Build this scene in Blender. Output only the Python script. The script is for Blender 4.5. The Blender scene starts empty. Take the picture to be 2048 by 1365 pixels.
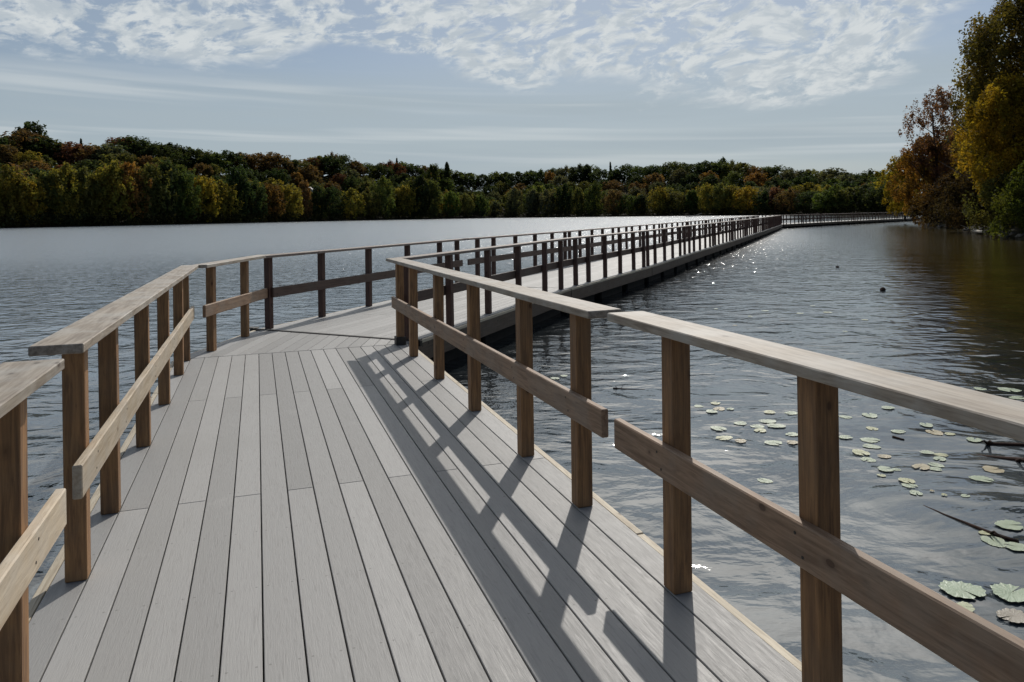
import bpy, math, random
import numpy as np
from mathutils import Vector, Matrix
R = math.radians
random.seed(7)
rng = np.random.default_rng(11)
S = bpy.context.scene
col = S.collection

# ------------------------------------------------------------------ camera, sky, sun, exposure
HC = 1.6                       # eye height above the deck (deck is z = 0, water is z = WZ)
WZ = -0.5
ROLL = R(-0.8)
F = 1500.0 / 2048.0            # focal length over picture width
cd = bpy.data.cameras.new('camera'); cam = bpy.data.objects.new('camera', cd); col.objects.link(cam)
cd.sensor_width = 36.0; cd.lens = 36.0 * F; cd.clip_start = 0.05; cd.clip_end = 8000
cd.shift_y = -(682.5 - 429.0) / 2048.0
right = Vector((math.cos(ROLL), 0, math.sin(ROLL))); up = Vector((-math.sin(ROLL), 0, math.cos(ROLL)))
cam.matrix_world = Matrix(((right.x, up.x, 0, 0), (right.y, up.y, -1, 0), (right.z, up.z, 0, HC), (0, 0, 0, 1)))
S.camera = cam
S.render.resolution_x = 1024; S.render.resolution_y = 682
S.view_settings.view_transform = 'Standard'; S.view_settings.look = 'None'
S.view_settings.exposure = 0.0; S.view_settings.gamma = 1.0

SUN_AZ = 12.0; SUN_EL = 41.5   # azimuth clockwise from +Y
sd = bpy.data.lights.new('sun', 'SUN'); sd.energy = 3.1; sd.angle = R(0.6); sd.color = (1.0, 0.95, 0.88)
sun = bpy.data.objects.new('sun', sd); col.objects.link(sun)
sv = Vector((math.sin(R(SUN_AZ)) * math.cos(R(SUN_EL)), math.cos(R(SUN_AZ)) * math.cos(R(SUN_EL)), math.sin(R(SUN_EL))))
sun.rotation_euler = sv.to_track_quat('Z', 'Y').to_euler()

W = bpy.data.worlds.new('World'); S.world = W; W.use_nodes = True


class NT:
    """tiny helper for node trees"""
    def __init__(s, t): s.t = t
    def n(s, ty, **kw):
        o = s.t.nodes.new(ty)
        for k, v in kw.items(): setattr(o, k, v)
        return o
    def put(s, sock, v):
        if hasattr(v, 'is_linked') or hasattr(v, 'links'): s.t.links.new(v, sock)
        elif v is not None: sock.default_value = v
    def m(s, op, a, b=None, c=None, clamp=False):
        o = s.n('ShaderNodeMath', operation=op, use_clamp=clamp)
        s.put(o.inputs[0], a)
        if b is not None: s.put(o.inputs[1], b)
        if c is not None: s.put(o.inputs[2], c)
        return o.outputs[0]
    def v(s, op, a, b=None):
        o = s.n('ShaderNodeVectorMath', operation=op); s.put(o.inputs[0], a)
        if b is not None: s.put(o.inputs[1], b)
        return o.outputs[0]
    def xyz(s, x, y, z):
        o = s.n('ShaderNodeCombineXYZ'); s.put(o.inputs[0], x); s.put(o.inputs[1], y); s.put(o.inputs[2], z); return o.outputs[0]
    def sep(s, a):
        o = s.n('ShaderNodeSeparateXYZ'); s.put(o.inputs[0], a); return o.outputs
    def noise(s, vec, scale, detail=2, rough=0.5, dist=0.0):
        o = s.n('ShaderNodeTexNoise'); s.put(o.inputs['Vector'], vec)
        o.inputs['Scale'].default_value = scale; o.inputs['Detail'].default_value = detail
        o.inputs['Roughness'].default_value = rough; o.inputs['Distortion'].default_value = dist
        return o
    def rng(s, v, a, b, c=0.0, d=1.0, smooth=True):
        o = s.n('ShaderNodeMapRange'); o.interpolation_type = 'SMOOTHSTEP' if smooth else 'LINEAR'
        s.put(o.inputs[0], v)
        for i, q in enumerate((a, b, c, d)): s.put(o.inputs[i + 1], q)
        return o.outputs[0]
    def mix(s, f, a, b, ty='MIX'):
        o = s.n('ShaderNodeMix', data_type='RGBA', blend_type=ty); s.put(o.inputs[0], f)
        s.put(o.inputs[6], a); s.put(o.inputs[7], b); return o.outputs[2]
    def ramp(s, f, pts):
        o = s.n('ShaderNodeValToRGB'); s.put(o.inputs[0], f); e = o.color_ramp.elements
        while len(e) < len(pts): e.new(0.5)
        for k, (p, c) in enumerate(pts):
            e[k].position = p; e[k].color = c if len(c) == 4 else (*c, 1)
        return o.outputs[0]


def c3(r, g, b): return (r, g, b, 1.0)


def build_world():
    t = NT(W.node_tree); W.node_tree.nodes.clear()
    tc = t.n('ShaderNodeTexCoord').outputs['Generated']
    x, y, z = t.sep(tc)
    az = t.m('ARCTAN2', x, y); el = t.m('ARCSINE', z)
    sky = t.n('ShaderNodeTexSky', sky_type='NISHITA'); sky.sun_disc = False
    sky.sun_elevation = R(SUN_EL); sky.sun_rotation = R(SUN_AZ); sky.air_density = 1.0; sky.dust_density = 1.0; sky.ozone_density = 1.5
    base = t.mix(1.0, sky.outputs[0], c3(0.80, 0.84, 0.90), 'MULTIPLY')
    # thin veil of high cloud, in long flat bands
    b1 = t.noise(t.xyz(t.m('MULTIPLY', az, 2.2), t.m('MULTIPLY', t.m('ADD', el, t.m('MULTIPLY', az, 0.05)), 22), 3.1), 1.0, 4, 0.55, 0.4).outputs[0]
    veil = t.m('MULTIPLY', t.m('MULTIPLY', t.rng(b1, 0.30, 0.70, 0.72, 1.0), t.rng(el, 0.215, 0.135, 0.30, 1.0)), t.rng(y, -0.3, 0.5, 0.25, 1.0))
    s1 = t.mix(veil, base, c3(*VEIL))
    # brighter streaks low over the hills
    b2 = t.noise(t.xyz(t.m('MULTIPLY', az, 1.4), t.m('MULTIPLY', t.m('ADD', el, t.m('MULTIPLY', az, 0.03)), 42), 5.2), 1.0, 3, 0.5, 0.3).outputs[0]
    low = t.m('MULTIPLY', t.rng(b2, 0.50, 0.68), t.m('MULTIPLY', t.rng(el, 0.05, 0.08), t.rng(el, 0.20, 0.15)))
    s2 = t.mix(t.m('MULTIPLY', low, 0.45), s1, c3(*CLOUD))
    # ripple cloud sheet overhead, its ragged lower edge varying with azimuth
    k = t.m('DIVIDE', 1.0, t.m('ADD', t.m('MAXIMUM', z, 0.0), 0.09))
    P = t.xyz(t.m('MULTIPLY', x, k), t.m('MULTIPLY', t.m('MULTIPLY', y, k), 0.8), 0.0)
    warp = t.noise(P, 1.1, 2, 0.5)
    P2 = t.v('ADD', P, t.v('MULTIPLY', t.v('SUBTRACT', warp.outputs[1], (0.5, 0.5, 0.5)), (0.45, 0.45, 0.0)))
    edge = t.n('ShaderNodeFloatCurve'); t.put(edge.inputs['Value'], t.rng(az, -0.8, 0.8, 0, 1, False))
    cv = edge.mapping.curves[0]
    pts = [(-0.8, .185), (-.6, .188), (-.336, .192), (-.20, .215), (-.10, .200), (0.0, .165), (.10, .175), (.214, .150), (.42, .135), (.47, .155), (.53, .20), (.8, .26)]
    for i, (a, e) in enumerate(pts):
        q = ((a + 0.8) / 1.6, e)
        if i < 2: cv.points[i].location = q
        else: cv.points.new(*q)
    cv.points[0].location = (0.0, .20); 
    edge.mapping.update()
    en = t.noise(P2, 1.6, 5, 0.6).outputs[0]
    cover = t.rng(t.m('SUBTRACT', t.m('ADD', el, t.m('MULTIPLY', t.m('SUBTRACT', en, 0.5), 0.13)), edge.outputs[0]), -0.012, 0.022)
    big = t.noise(P2, 0.9, 3, 0.5).outputs[0]
    Q = t.xyz(t.m('ADD', az, t.m('MULTIPLY', el, -0.5)), t.m('MULTIPLY', el, 1.9), 0.0)
    qw = t.noise(Q, 9.0, 2, 0.5)
    Q = t.v('ADD', Q, t.v('MULTIPLY', t.v('SUBTRACT', qw.outputs[1], (0.5, 0.5, 0.5)), (0.09, 0.06, 0.0)))
    fine = t.noise(Q, 17.0, 5, 0.62).outputs[0]
    fine2 = t.noise(Q, 46.0, 4, 0.6).outputs[0]
    tex = t.m('ADD', t.m('ADD', t.m('MULTIPLY', fine, 0.56), t.m('MULTIPLY', fine2, 0.46)), t.m('MULTIPLY', big, 0.24))
    toward = t.m('MULTIPLY', t.rng(y, -0.35, 0.35), t.rng(el, 0.85, 0.45))
    puff = t.m('MULTIPLY', t.m('MULTIPLY', cover, t.rng(tex, 0.545, 0.665)), toward)
    halo = t.m('MULTIPLY', t.m('MULTIPLY', cover, 0.22), toward)
    s3 = t.mix(halo, s2, c3(*VEIL2))
    core = t.noise(t.v('ADD', Q, (4.4, 2.2, 0)), 30.0, 4, 0.6).outputs[0]
    ccol = t.mix(t.rng(core, 0.38, 0.60), c3(7.0, 7.8, 8.4), c3(*CLOUD))
    s4 = t.mix(t.m('MULTIPLY', puff, 0.9), s3, ccol)
    # aureole round the sun, plus unseen bright cloud added overhead to light the water
    sd_ = t.n('ShaderNodeVectorMath', operation='DOT_PRODUCT'); t.put(sd_.inputs[0], tc); sd_.inputs[1].default_value = tuple(sv)
    s4 = t.mix(t.m('MULTIPLY', t.rng(el, 0.27, 0.46), t.m('MULTIPLY', toward, 0.85)), s4, c3(15.5, 15.9, 15.6))
    glow = t.rng(sd_.outputs['Value'], 0.915, 1.0)
    s4 = t.mix(glow, s4, c3(34, 33, 31))
    bg = t.n('ShaderNodeBackground'); t.put(bg.inputs[0], s4); bg.inputs[1].default_value = 0.07
    out = t.n('ShaderNodeOutputWorld'); t.put(out.inputs[0], bg.outputs[0])


VEIL = (5.5, 6.5, 7.15)
VEIL2 = (6.0, 7.0, 7.9)
CLOUD = (9.6, 10.1, 10.2)
build_world()


# ------------------------------------------------------------------ materials
def new_mat(name):
    m = bpy.data.materials.new(name); m.use_nodes = True; m.node_tree.nodes.clear(); return m, NT(m.node_tree)


def principled(t, color, rough=0.6, spec=0.5, normal=None, **kw):
    p = t.n('ShaderNodeBsdfPrincipled'); t.put(p.inputs['Base Color'], color); t.put(p.inputs['Roughness'], rough)
    p.inputs['Specular IOR Level'].default_value = spec
    if normal is not None: t.put(p.inputs['Normal'], normal)
    for k, v in kw.items(): t.put(p.inputs[k.replace('_', ' ')], v)
    return p


def finish(t, sh):
    o = t.n('ShaderNodeOutputMaterial'); t.put(o.inputs[0], sh); return o


def timber(name, light, dark, axis='X', weather=(0.4, 0.38, 0.35), wamt=0.3, rough=0.65, knots=True):
    """sawn timber: grain runs along one local axis, every piece has its own tone and offset"""
    m, t = new_mat(name)
    tc = t.n('ShaderNodeTexCoord').outputs['Object']
    rnd = t.n('ShaderNodeObjectInfo').outputs['Random']
    p = t.v('ADD', tc, t.xyz(t.m('MULTIPLY', rnd, 37.0), t.m('MULTIPLY', rnd, 11.0), t.m('MULTIPLY', rnd, 53.0)))
    st = (1.0, 14.0, 14.0) if axis == 'X' else (14.0, 14.0, 1.0)
    st2 = (1.4, 9.0, 9.0) if axis == 'X' else (9.0, 9.0, 1.4)
    g = t.noise(t.v('MULTIPLY', p, st), 3.2, 5, 0.65, 0.8).outputs[0]
    g2 = t.noise(t.v('MULTIPLY', p, st), 11.0, 3, 0.6, 0.3).outputs[0]
    blot = t.noise(p, 4.0, 4, 0.6).outputs[0]
    c = t.mix(t.rng(g, 0.28, 0.72), c3(*dark), c3(*light))
    c = t.mix(t.m('MULTIPLY', t.rng(blot, 0.40, 0.68), wamt), c, c3(*weather))
    c = t.mix(t.m('MULTIPLY', t.rng(g2, 0.55, 0.74), 0.38), c, c3(dark[0] * .45, dark[1] * .42, dark[2] * .4))
    h = t.m('ADD', t.m('MULTIPLY', g, 0.6), t.m('MULTIPLY', g2, 0.4))
    if knots:
        vo = t.n('ShaderNodeTexVoronoi'); vo.inputs['Scale'].default_value = 4.6; vo.inputs['Randomness'].default_value = 1.0
        t.put(vo.inputs['Vector'], t.v('MULTIPLY', p, (1, 1.6, 1.6) if axis == 'X' else (1.6, 1.6, 1)))
        kn = t.rng(vo.outputs['Distance'], 0.055, 0.10, 1.0, 0.0)
        ring = t.rng(vo.outputs['Distance'], 0.08, 0.20, 0.35, 0.0)
        c = t.mix(t.m('MULTIPLY', t.m('ADD', kn, ring, clamp=True), 0.75), c, c3(dark[0] * .32, dark[1] * .25, dark[2] * .22))
    tone = t.rng(rnd, 0, 1, 0.82, 1.15, False)
    c = t.mix(1.0, c, t.xyz(tone, tone, tone), 'MULTIPLY')
    b = t.n('ShaderNodeBump'); b.inputs['Strength'].default_value = 0.5; b.inputs['Distance'].default_value = 0.004; t.put(b.inputs['Height'], h)
    finish(t, principled(t, c, rough, 0.35, b.outputs[0]).outputs[0])
    return m


M = {}
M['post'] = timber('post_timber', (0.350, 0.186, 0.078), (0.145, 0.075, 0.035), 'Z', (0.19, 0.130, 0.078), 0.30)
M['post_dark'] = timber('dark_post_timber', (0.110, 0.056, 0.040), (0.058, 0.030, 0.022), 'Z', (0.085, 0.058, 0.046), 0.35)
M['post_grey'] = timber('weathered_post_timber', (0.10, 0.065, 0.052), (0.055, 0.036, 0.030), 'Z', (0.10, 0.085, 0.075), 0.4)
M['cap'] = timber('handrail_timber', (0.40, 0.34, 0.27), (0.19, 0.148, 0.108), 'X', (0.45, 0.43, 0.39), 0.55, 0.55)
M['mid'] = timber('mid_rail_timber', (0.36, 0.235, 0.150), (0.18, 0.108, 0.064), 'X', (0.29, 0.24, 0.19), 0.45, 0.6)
M['mid_lit'] = timber('sunlit_mid_rail_timber', (0.60, 0.50, 0.37), (0.38, 0.29, 0.19), 'X', (0.50, 0.46, 0.40), 0.45, 0.6)  # same mid rail timber, with the left rails' sunlight put into the colour
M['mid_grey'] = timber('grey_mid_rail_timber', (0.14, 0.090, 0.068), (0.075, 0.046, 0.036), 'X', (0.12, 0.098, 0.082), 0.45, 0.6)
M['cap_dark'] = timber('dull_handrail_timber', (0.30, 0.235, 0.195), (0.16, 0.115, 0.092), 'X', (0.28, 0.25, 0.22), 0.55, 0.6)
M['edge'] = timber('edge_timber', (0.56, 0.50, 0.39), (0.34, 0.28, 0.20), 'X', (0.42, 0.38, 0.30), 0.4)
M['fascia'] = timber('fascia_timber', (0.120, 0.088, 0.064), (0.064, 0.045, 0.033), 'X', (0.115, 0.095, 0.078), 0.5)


Y0D, BWD = -0.10, 0.1475


def deck_mat():
    """grey composite boards: tone and grain offset from a per-board attribute"""
    m, t = new_mat('composite_board')
    tc = t.n('ShaderNodeTexCoord').outputs['Object']
    at = t.n('ShaderNodeAttribute', attribute_name='board'); r = at.outputs['Fac']
    p = t.v('ADD', tc, t.xyz(t.m('MULTIPLY', r, 31.0), t.m('MULTIPLY', r, 17.0), 0.0))
    g = t.noise(t.v('MULTIPLY', p, (1.0, 16.0, 1.0)), 5.5, 4, 0.6, 1.6).outputs[0]
    g2 = t.noise(t.v('MULTIPLY', p, (1.0, 9.0, 1.0)), 19.0, 3, 0.6, 1.0).outputs[0]
    gr = t.noise(p, 260.0, 2, 0.6).outputs[0]
    st = t.noise(tc, 2.6, 5, 0.65).outputs[0]
    st2 = t.noise(t.v('ADD', tc, (5, 3, 0)), 0.9, 4, 0.6).outputs[0]
    c = t.mix(t.rng(r, 0, 1, 0, 1, False), c3(0.215, 0.210, 0.202), c3(0.325, 0.318, 0.307))
    c = t.mix(t.m('MULTIPLY', t.rng(g, 0.54, 0.70), 0.30), c, c3(0.155, 0.148, 0.14))
    c = t.mix(t.m('MULTIPLY', t.rng(g2, 0.40, 0.75), 0.16), c, c3(0.36, 0.352, 0.34))
    c = t.mix(t.m('MULTIPLY', t.rng(gr, 0.35, 0.75), 0.22), c, c3(0.20, 0.195, 0.19))
    c = t.mix(t.m('MULTIPLY', t.rng(st, 0.58, 0.80), 0.30), c, c3(0.40, 0.39, 0.375))
    c = t.mix(t.m('MULTIPLY', t.rng(st2, 0.50, 0.75), 0.22), c, c3(0.22, 0.215, 0.20))
    sp = t.n('ShaderNodeTexVoronoi'); sp.inputs['Scale'].default_value = 2.3; t.put(sp.inputs['Vector'], tc)
    c = t.mix(t.m('MULTIPLY', t.rng(sp.outputs['Distance'], 0.010, 0.024, 1.0, 0.0), 0.6), c, c3(0.07, 0.06, 0.05))
    # screw heads: two per board at every joist (0.61 m centres)
    x_, y_, z_ = t.sep(tc)
    fx = t.m('SUBTRACT', t.m('FRACT', t.m('DIVIDE', t.m('ADD', x_, 0.2), 0.61)), 0.5)
    fy = t.m('FRACT', t.m('DIVIDE', t.m('SUBTRACT', y_, Y0D), BWD))
    fy = t.m('SUBTRACT', t.m('ABSOLUTE', t.m('SUBTRACT', fy, 0.5)), 0.34)
    dd = t.m('SQRT', t.m('ADD', t.m('POWER', t.m('MULTIPLY', fx, 0.61), 2.0), t.m('POWER', t.m('MULTIPLY', fy, BWD), 2.0)))
    c = t.mix(t.m('MULTIPLY', t.rng(dd, 0.0035, 0.0065, 1.0, 0.0), 0.42), c, c3(0.05, 0.045, 0.04))
    h = t.m('ADD', t.m('MULTIPLY', g, 0.7), t.m('ADD', t.m('MULTIPLY', g2, 0.3), t.m('MULTIPLY', gr, 0.1)))
    b = t.n('ShaderNodeBump'); b.inputs['Strength'].default_value = 0.55; b.inputs['Distance'].default_value = 0.003; t.put(b.inputs['Height'], h)
    finish(t, principled(t, c, t.rng(g, 0.3, 0.7, 0.50, 0.66), 0.45, b.outputs[0]).outputs[0])
    return m


M['deck'] = deck_mat()


def plain(name, a, b, scale=6.0, rough=0.8, spec=0.3, metallic=0.0, bump=0.01):
    m, t = new_mat(name)
    tc = t.n('ShaderNodeTexCoord').outputs['Object']
    n = t.noise(tc, scale, 6, 0.62).outputs[0]
    c = t.mix(t.rng(n, 0.32, 0.68), c3(*a), c3(*b))
    bu = t.n('ShaderNodeBump'); bu.inputs['Strength'].default_value = 0.6; bu.inputs['Distance'].default_value = bump; t.put(bu.inputs['Height'], n)
    p = principled(t, c, rough, spec, bu.outputs[0]); p.inputs['Metallic'].default_value = metallic
    finish(t, p.outputs[0]); return m


M['float'] = plain('float_plastic', (0.004, 0.004, 0.004), (0.009, 0.009, 0.009), 5, 0.8)
M['steel'] = plain('hinge_steel', (0.020, 0.019, 0.018), (0.045, 0.038, 0.032), 25, 0.55, 0.5, 0.4, 0.001)
M['bark'] = plain('bark', (0.035, 0.028, 0.022), (0.085, 0.070, 0.055), 9, 0.9, 0.2, 0, 0.03)
M['soil'] = plain('bank_soil', (0.010, 0.010, 0.005), (0.024, 0.021, 0.011), 1.2, 0.95, 0.1, 0, 0.05)
M['stone'] = plain('shore_stone', (0.06, 0.055, 0.05), (0.20, 0.18, 0.16), 5, 0.85, 0.3, 0, 0.02)
M['wetwood'] = plain('wet_driftwood', (0.012, 0.007, 0.005), (0.040, 0.020, 0.014), 7, 0.85, 0.12, 0, 0.01)
M['paledrift'] = plain('pale_driftwood', (0.28, 0.25, 0.21), (0.50, 0.46, 0.40), 7, 0.8, 0.3, 0, 0.01)
M['house_wall'] = plain('white_siding', (0.62, 0.61, 0.58), (0.74, 0.73, 0.70), 2, 0.7, 0.3)
M['house_roof'] = plain('pale_roofing', (0.40, 0.38, 0.36), (0.55, 0.53, 0.50), 4, 0.8, 0.3)
M['glass'] = plain('window_glass', (0.02, 0.025, 0.03), (0.03, 0.035, 0.04), 2, 0.08, 0.6, 0, 0.0)


def leaf_mat(name, trans=0.45, rough=0.55):
    m, t = new_mat(name)
    oc = t.n('ShaderNodeObjectInfo').outputs['Color']
    at = t.n('ShaderNodeAttribute', attribute_name='tint').outputs['Color']
    c = t.mix(1.0, oc, at, 'MULTIPLY')
    d = principled(t, c, 0.8, 0.08)
    tr = t.n('ShaderNodeBsdfTranslucent'); t.put(tr.inputs[0], t.mix(1.0, c, c3(1.5, 1.35, 0.7), 'MULTIPLY'))
    mx = t.n('ShaderNodeMixShader'); mx.inputs[0].default_value = trans
    t.put(mx.inputs[1], d.outputs[0]); t.put(mx.inputs[2], tr.outputs[0])
    finish(t, mx.outputs[0]); return m


M['leaf'] = leaf_mat('leaves', 0.52)
M['leaf_far'] = leaf_mat('far_leaves', 0.45)


def lily_mat():
    m, t = new_mat('lily_leaf')
    oc = t.n('ShaderNodeObjectInfo').outputs['Color']
    tc = t.n('ShaderNodeTexCoord').outputs['Object']
    x, y, z = t.sep(tc)
    ang = t.m('ARCTAN2', y, x)
    ve = t.rng(t.m('SINE', t.m('MULTIPLY', ang, 15.0)), 0.80, 1.0)
    n = t.noise(tc, 9.0, 4, 0.6).outputs[0]
    c = t.mix(t.m('MULTIPLY', ve, 0.2), oc, c3(0.50, 0.52, 0.33))
    c = t.mix(t.m('MULTIPLY', t.rng(n, 0.56, 0.74), 0.5), c, c3(0.28, 0.20, 0.09))
    b = t.n('ShaderNodeBump'); b.inputs['Strength'].default_value = 0.5; b.inputs['Distance'].default_value = 0.006
    t.put(b.inputs['Height'], t.m('ADD', t.m('MULTIPLY', ve, -0.5), n))
    finish(t, principled(t, c, 0.36, 0.5, b.outputs[0]).outputs[0]); return m


M['lily'] = lily_mat()


def water_mat():
    m, t = new_mat('lake_water')
    tc = t.n('ShaderNodeNewGeometry').outputs['Position']
    x, y, z = t.sep(tc)
    dist = t.n('ShaderNodeVectorMath', operation='LENGTH'); t.put(dist.inputs[0], tc); dist = dist.outputs['Value']
    # a sheltered side (right of the boardwalk) with longer, lazier ripples; the open lake is choppier
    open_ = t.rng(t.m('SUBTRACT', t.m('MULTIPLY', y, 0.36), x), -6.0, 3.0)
    gust = t.rng(t.noise(t.v('MULTIPLY', tc, (1, .6, 1)), 0.06, 3, 0.5).outputs[0], 0.35, 0.65, 0.7, 1.3)
    def layer(scale, ax, ay, stretch=(1, 1, 1), det=1.5, off=(0, 0, 0)):
        n = t.noise(t.v('ADD', t.v('MULTIPLY', tc, stretch), off), scale, det, 0.5, 0.2)
        v = t.v('SUBTRACT', n.outputs[1], (0.5, 0.5, 0.5))
        return t.v('MULTIPLY', v, (ax, ay, 0.0))
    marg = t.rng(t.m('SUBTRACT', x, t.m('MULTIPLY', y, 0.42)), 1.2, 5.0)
    far = t.rng(dist, 10, 90)
    swell = layer(0.85, 0.03, 0.06, (0.8, 1.25, 1), 2.0)
    rip = layer(3.6, 0.17, 0.26, (0.8, 1.2, 1), 1.5, (3, 9, 0))
    fine = layer(13.0, 0.09, 0.13, (1, 1, 1), 2.0, (13, 2, 0))
    near = t.rng(dist, 26, 6)
    a1 = t.m('MULTIPLY', t.m('ADD', t.m('MULTIPLY_ADD', open_, 0.3, 0.75), t.m('MULTIPLY', near, 0.9)), gust)
    a2 = t.m('MULTIPLY', t.m('ADD', t.m('MULTIPLY_ADD', open_, 0.2, 0.75), t.m('MULTIPLY', near, 0.5)), gust)
    a3 = t.m('ADD', t.m('MULTIPLY', far, 2.0), t.m('MULTIPLY_ADD', open_, 0.8, 0.15))
    def sc(v, a):
        o = t.n('ShaderNodeVectorMath', operation='SCALE'); t.put(o.inputs[0], v); t.put(o.inputs[3], a); return o.outputs[0]
    # steep little facets, rare, that catch the sun far out
    ch = layer(6.0, 1.0, 1.0, (1, 1, 1), 2.0, (33, 5, 0))
    ln = t.n('ShaderNodeVectorMath', operation='LENGTH'); t.put(ln.inputs[0], ch)
    ch = sc(ch, t.m('MULTIPLY', t.m('MULTIPLY', ln.outputs['Value'], ln.outputs['Value']), t.m('MULTIPLY', t.rng(dist, 8, 50), t.m('MULTIPLY', open_, 34.0))))
    mid_ = layer(2.6, 0.30, 0.36, (0.8, 1.2, 1), 2.0, (51, 7, 0))
    s = t.v('ADD', t.v('ADD', sc(fine, t.m('MULTIPLY', a3, far)), ch), sc(mid_, t.m('MULTIPLY', t.m('MULTIPLY', far, t.m('SUBTRACT', 1.0, t.m('MULTIPLY', marg, 0.8))), t.m('MULTIPLY_ADD', open_, 0.8, 0.2))))
    nv = t.n('ShaderNodeVectorMath', operation='NORMALIZE'); t.put(nv.inputs[0], t.v('ADD', s, (0, 0, 1)))
    # wave heights in metres: long ripples, short ripples, fine shiver
    wv = t.v('ADD', t.v('MULTIPLY', tc, (0.8, 1.1, 1)), t.v('MULTIPLY', t.noise(tc, 0.6, 1).outputs[1], (0.9, 0.9, 0)))
    calm = t.m('MULTIPLY', t.m('MULTIPLY', t.rng(dist, 6, 18, 1.0, 0.95), t.m('MULTIPLY', t.rng(marg, 0.0, 1.0, 1.0, 0.38), t.rng(open_, 0.0, 1.0, 1.0, 0.8))), t.rng(dist, 50, 140, 1.0, 0.4))
    a1 = t.m('MULTIPLY', a1, calm); a2 = t.m('MULTIPLY', a2, calm)
    h1 = t.m('MULTIPLY', t.noise(wv, 1.3, 1.0, 0.5, 0.2).outputs[0], t.m('MULTIPLY', a1, 0.040))
    h2 = t.m('MULTIPLY', t.noise(t.v('ADD', wv, (3, 9, 0)), 3.4, 1.2, 0.5, 0.4).outputs[0], t.m('MULTIPLY', a2, 0.034))
    h3 = t.m('MULTIPLY', t.noise(t.v('ADD', wv, (13, 2, 0)), 12.0, 2.0, 0.5).outputs[0], t.m('MULTIPLY', a3, 0.0085))
    bu = t.n('ShaderNodeBump'); bu.inputs['Strength'].default_value = 1.0; bu.inputs['Distance'].default_value = 1.0
    t.put(bu.inputs['Height'], t.m('ADD', t.m('ADD', h1, h2), h3)); t.put(bu.inputs['Normal'], nv.outputs[0])
    deep = t.noise(tc, 0.8, 4, 0.6).outputs[0]  # random mottle of the base tones
    c = t.mix(t.rng(deep, 0.35, 0.7), c3(0.030, 0.022, 0.005), c3(0.050, 0.037, 0.009))  # bank trees' brown reflection painted into the base colour by the margin
    sky_sheen = t.mix(t.rng(deep, 0.38, 0.66), c3(0.048, 0.062, 0.074), c3(0.112, 0.128, 0.138))  # brightness of the reflected sky put into the base colour
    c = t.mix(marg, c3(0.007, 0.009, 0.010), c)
    sv_ = t.m('SUBTRACT', x, t.m('MULTIPLY', y, 0.42))      # painted sky tone, held back along the long run so dark reflections show
    c = t.mix(t.m('MULTIPLY', t.rng(sv_, 3.6, -0.5), t.m('MAXIMUM', t.rng(sv_, -4.6, -1.8, 0.10, 1.0), t.rng(y, 9.0, 5.0))), c, sky_sheen)
    c = t.mix(t.rng(t.m('SUBTRACT', t.m('MULTIPLY', y, 0.36), x), 4.0, 12.0), c, c3(0.125, 0.152, 0.178))  # open lake: bluish sky reflection painted into the base colour
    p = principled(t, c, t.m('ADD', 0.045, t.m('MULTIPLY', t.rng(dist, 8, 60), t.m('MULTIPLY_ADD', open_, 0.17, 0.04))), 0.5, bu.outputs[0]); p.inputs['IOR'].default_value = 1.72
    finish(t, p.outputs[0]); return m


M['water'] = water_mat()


# ------------------------------------------------------------------ object helpers
def mesh_of(name, verts, faces, mats, smooth=False):
    me = bpy.data.meshes.new(name); me.from_pydata([tuple(v) for v in verts], [], faces)
    for mt in (mats if isinstance(mats, (list, tuple)) else [mats]): me.materials.append(mt)
    if smooth:
        for p in me.polygons: p.use_smooth = True
    me.update(); return me


def link(name, me, parent=None, loc=(0, 0, 0), rz=0.0, rot=None, scale=None):
    o = bpy.data.objects.new(name, me); col.objects.link(o)
    if parent is not None: o.parent = parent
    o.location = loc; o.rotation_euler = rot if rot else (0, 0, rz)
    if scale: o.scale = scale
    return o


def tag(o, label=None, cat=None, group=None, kind=None):
    if label: o['label'] = label
    if cat: o['category'] = cat
    if group: o['group'] = group
    if kind: o['kind'] = kind
    return o


def thing(name, label, cat, loc=(0, 0, 0), rz=0.0, group=None):
    o = link(name, None, None, loc, rz); o.empty_display_size = 0.3
    return tag(o, label, cat, group)


def heading(a):
    a = R(a); return Vector((math.sin(a), math.cos(a), 0)), Vector((-math.cos(a), math.sin(a), 0))


def bev_box(x0, x1, y0, y1, z0, z1, b, skew0=0.0, skew1=0.0):
    """box with all long edges chamfered by b (long axis = x); skew shifts the ends along x with y"""
    prof = [(y0 + b, z0), (y1 - b, z0), (y1, z0 + b), (y1, z1 - b), (y1 - b, z1), (y0 + b, z1), (y0, z1 - b), (y0, z0 + b)]
    ym = (y0 + y1) / 2
    v = []
    for xx, sk, e in ((x0, skew0, 1), (x0 + b, skew0, 0), (x1 - b, skew1, 0), (x1, skew1, 1)):
        for (py, pz) in prof:
            if e:
                py = ym + (py - ym) * (1 - b / max(0.01, (y1 - y0) / 2)); zm = (z0 + z1) / 2; pz = zm + (pz - zm) * (1 - b / max(0.01, (z1 - z0) / 2))
            v.append((xx + sk * (py - ym), py, pz))
    f = []
    for r in range(3):
        for k in range(8):
            a = r * 8 + k; b2 = r * 8 + (k + 1) % 8
            f.append((a, a + 8, b2 + 8, b2))
    f.append(tuple(range(8))); f.append(tuple(reversed(range(24, 32))))
    return v, f


def bev_post(w, h, b):
    v, f = bev_box(0, h, -w / 2, w / 2, -w / 2, w / 2, b)
    return [(-p[2], p[1], p[0]) for p in v], f       # stand it up


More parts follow.
